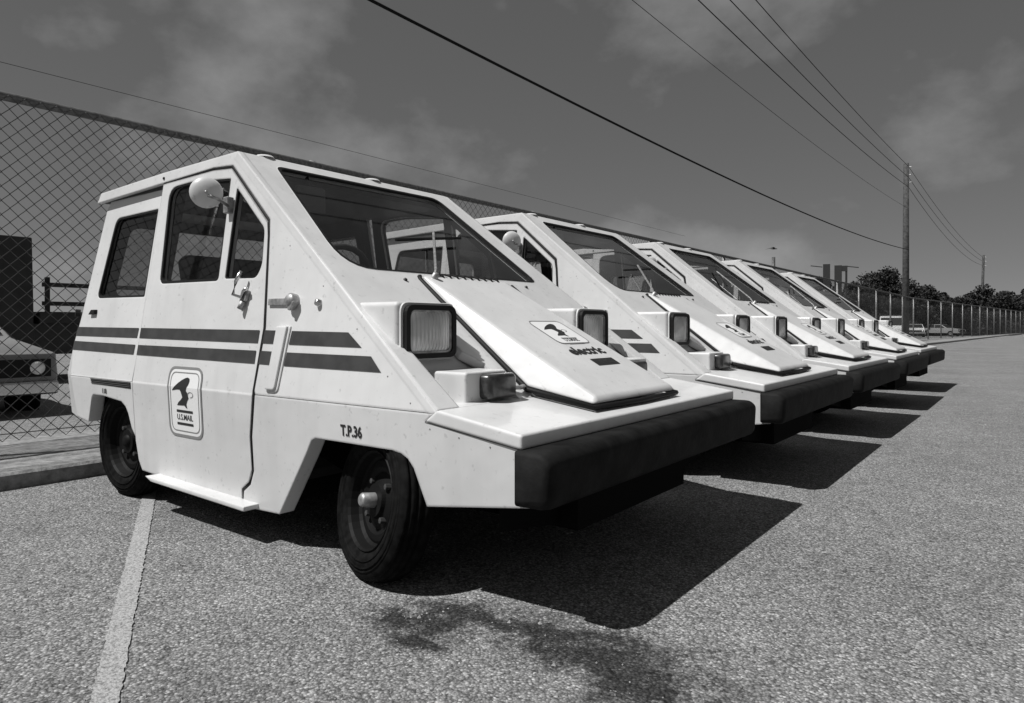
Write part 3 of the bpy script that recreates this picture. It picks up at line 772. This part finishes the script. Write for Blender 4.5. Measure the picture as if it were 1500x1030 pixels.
        MB().lathe([(.152, .046), (.147, .052), (.141, .044), (.134, .020), (.126, .012), (.118, .016), (.100, .018), (.085, .010), (.055, .022), (.050, .034), (0, .034)], (0, 0, 0), ax, 36).build('rim', 'wheel_steel', w)
        for rr_, h in ((.195, .060), (.205, .0585), (.176, .0595)):
            MB().lathe([(rr_ - .003, h - .002), (rr_, h + .0035), (rr_ + .003, h - .002)], (0, 0, 0), ax, 36).build('tyre_rib', 'tyre_rubber', w, smooth=True)
        MB().lathe([(0, .080), (.015, .079), (.021, .073), (.023, .034)] if front else [(0, .045), (.022, .044), (.028, .034)], (0, 0, 0), ax, 20).build('hub_cap', 'dull_metal' if front else 'wheel_steel', w, smooth=True)
        for i in range(4):
            a = math.pi / 4 + i * math.pi / 2
            MB().lathe([(0, .032), (.009, .030), (.010, .012)], (.070 * math.cos(a), 0, .070 * math.sin(a)), ax, 6).build('wheel_nut', 'nut_steel', w)
    return root

def copy_tree(o, parent=None):
    c = o.copy(); COL.objects.link(c); c.parent = parent
    for ch in list(o.children): copy_tree(ch, c)
    return c
van = make_van()
OFFS = [(0, 0), (0.008, 1.7578), (0.0065, 3.4839), (0.0026, 5.3179), (-0.040, 7.2823)]
LAB = ['nearest white electric mail van, its whole striped side and round mirror in view',
       'second white electric mail van from the camera, partly hidden by the nearest one',
       'white electric mail van in the middle of the row of five',
       'fourth white electric mail van from the camera, next to last in the row',
       'farthest white electric mail van at the end of the row by the far fence']
vans = [van]
for (dx, dy) in OFFS[1:]: vans.append(copy_tree(van))
for v_, (dx, dy), lb in zip(vans, OFFS, LAB):
    v_.location = (dx, dy, 0)
    v_.rotation_euler.z = R((0, .25, -.2, .3, -.15)[vans.index(v_)])
    prop(v_, lb, 'van', 'electric mail vans parked in a row')
for v_, an in zip(vans, (0, -4, 26, 9, -8)):
    for ch in v_.children:
        if ch.name.startswith('wiper_arm'):
            pv = slope_map(0)(-.195, -.768)
            ch.matrix_local = Matrix.Translation(pv) @ Matrix.Rotation(R(an), 4, SN) @ Matrix.Translation(-pv)
for i, v_ in enumerate(vans):
    for ch in v_.children:
        if ch.name.startswith('wheel') and not ch.name.startswith('wheel_') and ch.type == 'EMPTY' and ch.location.x > -1:
            ch.rotation_euler = ((R(-10) if ch.location.y < 0 else R(4)) if i == 0 else 0, 0, R((-17, 4, -5, 3, 0)[i]))
            if i == 0 and ch.location.y < 0: ch.location = (-.545, -.632, .214); ch.scale = (.95, .95, .95)

# ------------------------------------------------------------------ chain-link fence
fence = empty('chain_link_fence', (-3.6, 0, 0.08))
prop(fence, 'long chain-link fence with round steel posts running behind the vans', 'fence')
FO = Vector((-3.6, 0, 0.08))
FH = 1.905
posts = [16.4 - 3.0 * 5.8 + 3.0 * i for i in range(40)]
posts = [19.4 + 3.0 * (i - 7) for i in range(38)]
mb = MB().tube([(0, 0, -.1), (0, 0, FH + .03)], .030, 10)
p0 = mb.build('fence_post', 'galvanised', fence, smooth=True); pme = p0.data
COL.objects.unlink(p0); bpy.data.objects.remove(p0)
for y in posts:
    o = bpy.data.objects.new('fence_post', pme); COL.objects.link(o); o.parent = fence
    o.location = (fence_x(y) + 3.6 - .01, y, 0)
    if abs(y - 13.4) < 0.1: o.scale = (1.2, 1.2, 1.10); o.data = pme.copy(); o.data.materials[0] = MATS['rail_steel']
ys_ = [-3.2 + i * 1.5 for i in range(70)]
MB().tube([(fence_x(y) + 3.6 + .01, y, FH) for y in ys_], .026, 8).build('top_rail', 'rail_steel', fence, smooth=True)
MB().tube([(fence_x(y) + 3.6 + .03, y, .04) for y in ys_], .003, 4).build('tension_wire', 'wire_steel', fence)
def weave(y0, y1, r, sides, P):
    v = []; f = []
    ncol = int((y1 - y0) / P); nrow = int((FH + .03) / P)
    for c in range(ncol):
        base = len(v)
        yc = y0 + c * P
        for i in range(nrow + 1):
            y = yc + (P / 2 + .001 if (i + c) % 2 else -P / 2 - .001)
            x = fence_x(y) + 3.6 + .035 + (.0015 if i % 2 else -.0015); z = .0 + i * P
            for k in range(sides):
                a = 2 * math.pi * k / sides
                v.append((x + r * math.cos(a), y + r * 1.4 * math.sin(a), z))
        for i in range(nrow):
            for k in range(sides):
                f.append([base + i * sides + k, base + i * sides + (k + 1) % sides, base + (i + 1) * sides + (k + 1) % sides, base + (i + 1) * sides + k])
    return v, f
for (y0, y1, r, sd_, P_) in ((-2.6, 12, .0022, 4, .039), (12, 36, .0020, 3, .039), (36, 88, .0024, 3, .060)):
    v, f = weave(y0, y1, r, sd_, P_)
    o = mk('chain_link_mesh', v, f, 'wire_steel', fence, fix=False, smooth=True); o['kind'] = 'stuff'

# ------------------------------------------------------------------ poles and overhead wires
def pole(loc, h, r, label, lean=0.0):
    root = empty('utility_pole', loc); prop(root, label, 'pole', 'utility poles along the fence')
    MB().tube([(0, 0, -1), (lean * .5, 0, h * .5), (lean, 0, h)], r * 1.1, 12, r2=r * .8).build('pole_shaft', 'wood_pole', root, smooth=True)
    for z in (h - .25, h - .75, h - 1.25):
        i_ = MB().tube([(lean, -.0, z), (lean + r + .10, 0, z)], .02, 6).build('insulator_bracket', 'dull_metal', root)
    return root
P1 = Vector((-5.90, 49.5)); P0 = Vector((-5.90, -18.9)); P2 = Vector((-4.35, 95.8))
def zz_(z): return .717 + (z - .717) * 1.404
pole((P1.x, P1.y, -.6), 11.9, .20, 'tall dark wooden utility pole rising behind the fence beyond the vans')
pole((P2.x, P2.y, -.75), 9.75, .16, 'thin leaning utility pole far off at the right edge of the trees', .25)
def wire(label, zs, zm, r, zfar, dx=.14):
    pts = []; z0, z1 = zz_(zs[0]), zz_(zs[1]); zm *= 1.404; r *= 1.3
    for i in range(33):
        u = i / 32; y = P0.y + (P1.y - P0.y) * u
        z = z0 + (z1 - z0) * u - 4 * zm * u * (1 - u)
        pts.append((P0.x + dx, y, z))
    if zfar:
        for i in range(1, 17):
            u = i / 16; pts.append((P1.x + dx + (P2.x - P1.x) * u, P1.y + (P2.y - P1.y) * u, z1 + (zfar - z1) * u - 4 * zm * u * (1 - u)))
    o = MB().tube(pts, r, 5).build('overhead_wire', 'cable', None, smooth=True)
    prop(o, label, 'wire', 'overhead wires')
wire('topmost overhead wire reaching the tip of the tall pole', (8.05, 8.1), .45, .011, 8.8)
wire('second overhead wire from the top of the tall pole', (7.55, 7.6), .52, .011, 8.3)
wire('third overhead wire from the top of the tall pole', (7.1, 7.15), .66, .011, 7.8)
wire('faint thin overhead wire below the top three', (6.1, 6.15), .60, .0055, None)
wire('thick black telephone cable sloping down to the middle of the tall pole', (4.25, 4.25), .68, .017, None)
o = MB().tube([(-3.75, -4 + i, 2.22) for i in range(14)], .0016, 4).build('overhead_wire', 'cable', None)
prop(o, 'hair-thin wire strung just above the near fence top at left', 'wire', 'overhead wires')

# ------------------------------------------------------------------ trees
def tree(x, y, z0, h, rx, label, seed, n=10000, low=0.12):
    rnd = random.Random(seed)
    root = empty('broadleaf_tree', (x, y, z0)); prop(root, label, 'tree', 'trees beyond the far fence')
    mb = MB().tube([(0, 0, -.5), (.1, 0, h * .25), (-.1, .1, h * .55)], .28, 8, r2=.14)
    mb.tube([(.1, 0, h * .25), (rx * .45, .3, h * .6)], .12, 6, r2=.05).tube([(.05, 0, h * .3), (-rx * .5, -.2, h * .65)], .12, 6, r2=.05)
    mb.build('trunk', 'bark', root, smooth=True)
    cl = []
    for i in range(26):
        a = rnd.uniform(0, 6.28); u = rnd.uniform(low, 1) ; wr = rx * math.sqrt(max(.08, 1 - ((u - .42) / .62) ** 2))
        rr_ = wr * rnd.uniform(.2, .85)
        cl.append((rr_ * math.cos(a), rr_ * math.sin(a), h * u * .92, rnd.uniform(.16, .34) * rx))
    v = []; f = []
    for i in range(n):
        c = rnd.choice(cl); d = Vector((rnd.gauss(0, 1), rnd.gauss(0, 1), rnd.gauss(0, 1))).normalized()
        p = Vector(c[:3]) + d * c[3] * rnd.uniform(.55, 1.05); p.z = max(p.z, .1)
        s_ = rnd.uniform(.08, .19); a = Vector((rnd.gauss(0, 1), rnd.gauss(0, 1), rnd.gauss(0, 1))).normalized() * s_
        bq = a.cross(Vector((rnd.gauss(0, 1), rnd.gauss(0, 1), rnd.gauss(0, 1)))).normalized() * s_ * .7
        k = len(v); v += [p - a, p + bq, p + a, p - bq]; f.append([k, k + 1, k + 2, k + 3])
    mk('crown', v, f, 'leaves', root, fix=False)
def at(px, d):       # ground position seen in picture column px at distance d (world metres)
    az = YAW - math.atan((px - 747.36) / 1012.59); return CAM.x + d * math.cos(az), CAM.y + d * math.sin(az)
TR = [(1195, 96, 8.3, 3.0, 'small dark tree top showing left of the sign posts', 1),
      (1262, 92, 6.6, 3.6, 'rounded tree at the left shoulder of the tallest clump', 2),
      (1292, 95, 8.1, 4.0, 'tallest dark tree, its dome just left of the tall pole', 3),
      (1318, 93, 6.7, 3.4, 'dark tree standing directly behind the tall pole', 4),
      (1352, 97, 6.0, 3.6, 'tree just right of the tall pole', 5),
      (1384, 100, 5.2, 4.2, 'low spreading tree between the two poles', 6),
      (1410, 104, 4.6, 3.8, 'lowest tree in the dip left of the thin pole', 7),
      (1440, 98, 6.0, 3.6, 'domed tree behind the thin far pole', 8),
      (1472, 96, 5.0, 4.0, 'dark tree just right of the thin far pole', 9),
      (1225, 100, 5.2, 3.6, 'low tree behind the sign posts', 10),
      (1500, 100, 5.6, 4.0, 'last tree at the extreme right border of the picture', 11)]
for (px, d, h, rx, lb, sd_) in TR:
    x, y = at(px, d); tree(x, y, -.46, h - .3, rx, lb, sd_, low=.06)
# hedge of dark undergrowth under the trees
rnd = random.Random(5); v = []; f = []
for i in range(30000):
    px = rnd.uniform(1150, 1520); d = rnd.uniform(104, 112); x, y = at(px, d); z = -.8 + (4.9 + .7 * math.sin(px * .07) + .5 * math.sin(px * .21)) * rnd.random() ** .7
    p = Vector((x, y, z)); a = Vector((rnd.gauss(0, 1), rnd.gauss(0, 1), rnd.gauss(0, 1))).normalized() * .3
    bq = a.cross(Vector((rnd.gauss(0, 1), rnd.gauss(0, 1), rnd.gauss(0, 1)))).normalized() * .22
    k = len(v); v += [p - a, p + bq, p + a, p - bq]; f.append([k, k + 1, k + 2, k + 3])
prop(mk('undergrowth', v, f, 'leaves', None, fix=False), 'dark mass of undergrowth below the far trees', 'undergrowth', kind='stuff')

# ------------------------------------------------------------------ sign structure beyond the fence
x, y = at(1222, 70)
sg_ = empty('sign_structure', (x, y, -.6), YAW - math.atan((1222 - 747) / 1012.) - math.pi / 2)
prop(sg_, 'dark sign frame on posts standing above the fence left of the trees', 'sign')
MB().box(-.95, -.35, -.12, .12, 3.2, 7.0).build('sign_panel', 'sign_dark', sg_)
MB().box(.0, .62, -.12, .12, 3.2, 6.85).build('sign_panel', 'sign_dark', sg_)
for xx in (-.65, .12, .98): MB().tube([(xx, 0, -.5), (xx, 0, 6.6)], .09, 8).build('sign_post', 'sign_dark', sg_)
MB().tube([(.62, 0, 3.6), (.98, 0, 5.6)], .07, 6).build('sign_brace', 'sign_dark', sg_)
MB().box(.55, 1.08, -.1, .1, 6.3, 6.8).build('sign_header', 'sign_dark', sg_)
for s_ in (-1, 1): MB().tube([(s_ * 1.0, 0, 6.75), (s_ * 2.0, 0, 6.75 - .15 * s_)], .05, 6).build('sign_arm', 'sign_dark', sg_)

# ------------------------------------------------------------------ bird
x, y = at(1133, 30); 
def bird():
    z = .717 + 30 * math.tan(R(5.95))
    c = Vector((x, y, z)); rt = RT
    mb = MB()
    prof = [(-.20, .004), (-.13, .03), (-.02, .048), (.08, .042), (.14, .030), (.18, .032), (.21, .02), (.25, .004)]
    n = 8
    for (s_, r_) in prof:
        for k in range(n):
            a = 2 * math.pi * k / n; mb.v.append(c + rt * s_ + Vector((0, 0, 1)) * r_ * math.sin(a) + F * r_ * math.cos(a))
    for i in range(len(prof) - 1):
        for k in range(n): mb.f.append([i * n + k, i * n + (k + 1) % n, (i + 1) * n + (k + 1) % n, (i + 1) * n + k])
    for s_ in (-1, 1):
        w = [(.10, .0, .02), (-.06, .0, .02), (-.10, .28, .06), (-.22, .62, .02), (-.02, .34, .09), (.08, .2, .06)]
        b0 = len(mb.v)
        for (a, d_, h) in w: mb.v.append(c + rt * (a - .25 * d_) + F * s_ * d_ * .8 + Vector((0, 0, h)))
        for (a, d_, h) in w: mb.v.append(c + rt * (a - .25 * d_) + F * s_ * d_ * .8 + Vector((0, 0, h - .012)))
        mb.f += [[b0, b0 + 1, b0 + 2, b0 + 5], [b0 + 2, b0 + 3, b0 + 4, b0 + 5], [b0 + 6, b0 + 11, b0 + 8, b0 + 7], [b0 + 8, b0 + 11, b0 + 10, b0 + 9]]
        for i in range(6): mb.f.append([b0 + i, b0 + (i + 1) % 6, b0 + 6 + (i + 1) % 6, b0 + 6 + i])
    b0 = len(mb.v)
    mb.v += [c + rt * -.18 + F * .02, c + rt * -.18 - F * .02, c + rt * -.34 - F * .07, c + rt * -.34 + F * .07, c + rt * -.18 + Vector((0, 0, .012))]
    mb.f += [[b0, b0 + 1, b0 + 2, b0 + 3], [b0, b0 + 3, b0 + 4], [b0 + 1, b0 + 4, b0 + 2], [b0 + 2, b0 + 4, b0 + 3]]
    mb.v = [c + (q - c) * .62 for q in mb.v]
    prop(mb.build('bird', 'bird_dark', None), 'small dark bird gliding above the row of vans', 'bird')
bird()

# ------------------------------------------------------------------ vehicles beyond the fence
def car(name, loc, rz, prof, glassp, w, paint, label, cat, group=None, wb=(-.9, 1.55), wr=.31, tumble=.16):
    root = empty(name, loc, rz); prop(root, label, cat, group)
    zb = max(z for x, z in prof) ; zbelt = .85
    hw = lambda z: w / 2 - max(0, z - zbelt) * tumble / .5
    # body: profile rounded across the width
    v = []; f = []; n = len(prof)
    cols = [(-1, .0), (-.97, .03), (.97, .03), (1, 0)]
    for (u, lift) in cols:
        for (x, z) in prof:
            zz = z if abs(u) < 1 else .55 + (z - .55) * .95
            xx = x if abs(u) < 1 else x * .985
            v.append((xx, u * hw(z), zz))
    for i in range(3):
        for k in range(n): f.append([i * n + k, i * n + (k + 1) % n, (i + 1) * n + (k + 1) % n, (i + 1) * n + k])
    f.append(list(range(n))); f.append([3 * n + k for k in range(n)])
    mk('body', v, f, paint, root, bevel=.03, seg=2)
    for sg in (-1, 1):
        for gp in glassp['side']:
            mb = MB().prism(gp, lambda x, z: (x, sg * (hw(z) + .012), z), lambda x, z: (x, sg * (hw(z) - .02), z)); mb.build('side_window', 'seal_black', root)
    for (a, c) in glassp['ends']:
        dx, dz = c[0] - a[0], c[1] - a[1]; l = math.hypot(dx, dz); nx_, nz_ = dz / l * .012, -dx / l * .012
        if nz_ < 0: nx_, nz_ = -nx_, -nz_
        mk('windscreen', [(a[0] + nx_, -hw(a[1]) * .9, a[1] + nz_), (a[0] + nx_, hw(a[1]) * .9, a[1] + nz_), (c[0] + nx_, hw(c[1]) * .9, c[1] + nz_), (c[0] + nx_, -hw(c[1]) * .9, c[1] + nz_)], [(0, 1, 2, 3)], 'seal_black', root)
    xf = max(x for x, z in prof); xr = min(x for x, z in prof)
    MB().box(xf - .05, xf + .07, -w / 2 + .02, w / 2 - .02, .36, .50).build('front_bumper', 'chrome', root, bevel=.03)
    MB().box(xr - .07, xr + .05, -w / 2 + .02, w / 2 - .02, .36, .50).build('rear_bumper', 'chrome', root, bevel=.03)
    MB().box(xf - .05, xf + .015, -w / 2 + .08, w / 2 - .08, .54, .72).build('grille', 'seal_black', root)
    for sg in (-1, 1):
        MB().lathe([(0, .012), (.06, .010), (.075, -.01)], (xf + .016, sg * (w / 2 - .2), .63), (1, 0, 0), 16).build('headlight', 'lamp_painted_reflection', root, smooth=True)
    for xw in wb:
        for sg in (-1, 1):
            wl = MB().lathe([(0, .02), (.17, .02), (.19, .05), (wr - .02, .05), (wr, .02), (wr, -.12), (0, -.12)], (xw, sg * (w / 2 - .03), wr), (0, sg, 0), 20).build('wheel', 'tyre_rubber', root, smooth=False)
            MB().lathe([(0, .045), (.10, .04), (.17, .025)], (xw, sg * (w / 2 - .03), wr), (0, sg, 0), 16).build('hub_cap', 'chrome', wl, smooth=True)
    return root
SED = [(-2.2, .35), (2.2, .35), (2.25, .55), (2.2, .78), (1.0, .92), (.35, 1.33), (-.95, 1.35), (-1.55, .95), (-2.2, .88), (-2.25, .55)]
SEDG = dict(side=[[(.80, .95), (.30, 1.27), (-.25, 1.28), (-.25, .95)], [(-.32, .95), (-.32, 1.28), (-.90, 1.28), (-1.35, .97)]], ends=[((.95, .955), (.39, 1.305)), ((-1.48, 1.0), (-.99, 1.325))])
VAN = [(-2.2, .35), (2.2, .35), (2.25, .6), (2.15, .95), (1.75, 1.15), (1.35, 1.85), (1.1, 1.95), (-2.1, 1.95), (-2.25, 1.2)]
VANG = dict(side=[[(1.6, 1.15), (1.28, 1.75), (.75, 1.75), (.75, 1.15)], [(.6, 1.15), (.6, 1.75), (-.6, 1.75), (-.6, 1.15)], [(-.8, 1.15), (-.8, 1.75), (-1.9, 1.75), (-1.9, 1.15)]], ends=[((1.72, 1.20), (1.38, 1.80)), ((-2.235, 1.25), (-2.14, 1.78))])
car('parked_car', (-9.4, .0, -.34), 0, SED, SEDG, 1.76, 'car_grey', 'light grey car nosing towards the fence at the left behind the nearest van', 'car', wb=(-1.35, 1.4))
x, y = at(1305, 64); car('parked_van', (x, y, -.44), R(-80), VAN, VANG, 1.85, 'car_white', 'white van parked under the far trees beyond the fence', 'van', wb=(-1.4, 1.4), tumble=.06)
x, y = at(1340, 84); car('parked_car', (x, y, -.44), R(-82), SED, SEDG, 1.7, 'car_white', 'white car parked right of the white van beyond the fence', 'car', 'cars parked under the far trees', wb=(-1.35, 1.4))
x, y = at(1378, 92); car('parked_car', (x, y, -.44), R(-20), SED, SEDG, 1.7, 'car_grey', 'grey car farthest right behind the fence, seen side on', 'car', 'cars parked under the far trees', wb=(-1.35, 1.4))

# dark flatbed truck far left
tk = empty('flatbed_truck', (-13.0, 0, -.20)); prop(tk, 'dark flatbed truck with a tall black cab behind the grey car', 'truck')
MB().prism([(-.9, .5), (2.25, .5), (2.22, 2.35), (-.2, 2.35), (-.75, 1.4), (-.9, 1.3)], lambda yy, z: (-1.0, yy, z), lambda yy, z: (1.0, yy, z)).build('cab', 'truck_dark', tk, bevel=.02, seg=2)
MB().prism([(-.05, 1.5), (.9, 1.5), (.9, 2.15), (.2, 2.15)], lambda yy, z: (1.006, yy, z), lambda yy, z: (.9, yy, z)).build('cab_window', 'seal_black', tk)
MB().box(-1.05, 1.05, 2.3, 6.6, .95, 1.15).build('bed', 'truck_dark', tk, bevel=.02)
for zz in (1.25, 1.56):
    MB().box(1.0, 1.04, 2.35, 6.55, zz, zz + .07).build('side_board', 'truck_wood', tk)
for yy in (2.4, 3.3, 4.2, 5.1, 6.0, 6.5): MB().box(.97, 1.0, yy, yy + .07, 1.1, 1.72).build('stake', 'truck_wood', tk)
MB().box(-.9, .98, -.8, 6.5, .45, .95).build('chassis', 'truck_dark', tk)
for yy in (.3, 5.3):
    for sg in (-1, 1): MB().lathe([(0, .05), (.2, .05), (.25, .12), (.42, .12), (.45, .06), (.45, -.15), (0, -.15)], (sg * .9, yy, .45), (sg, 0, 0), 20).build('wheel', 'tyre_rubber', tk)
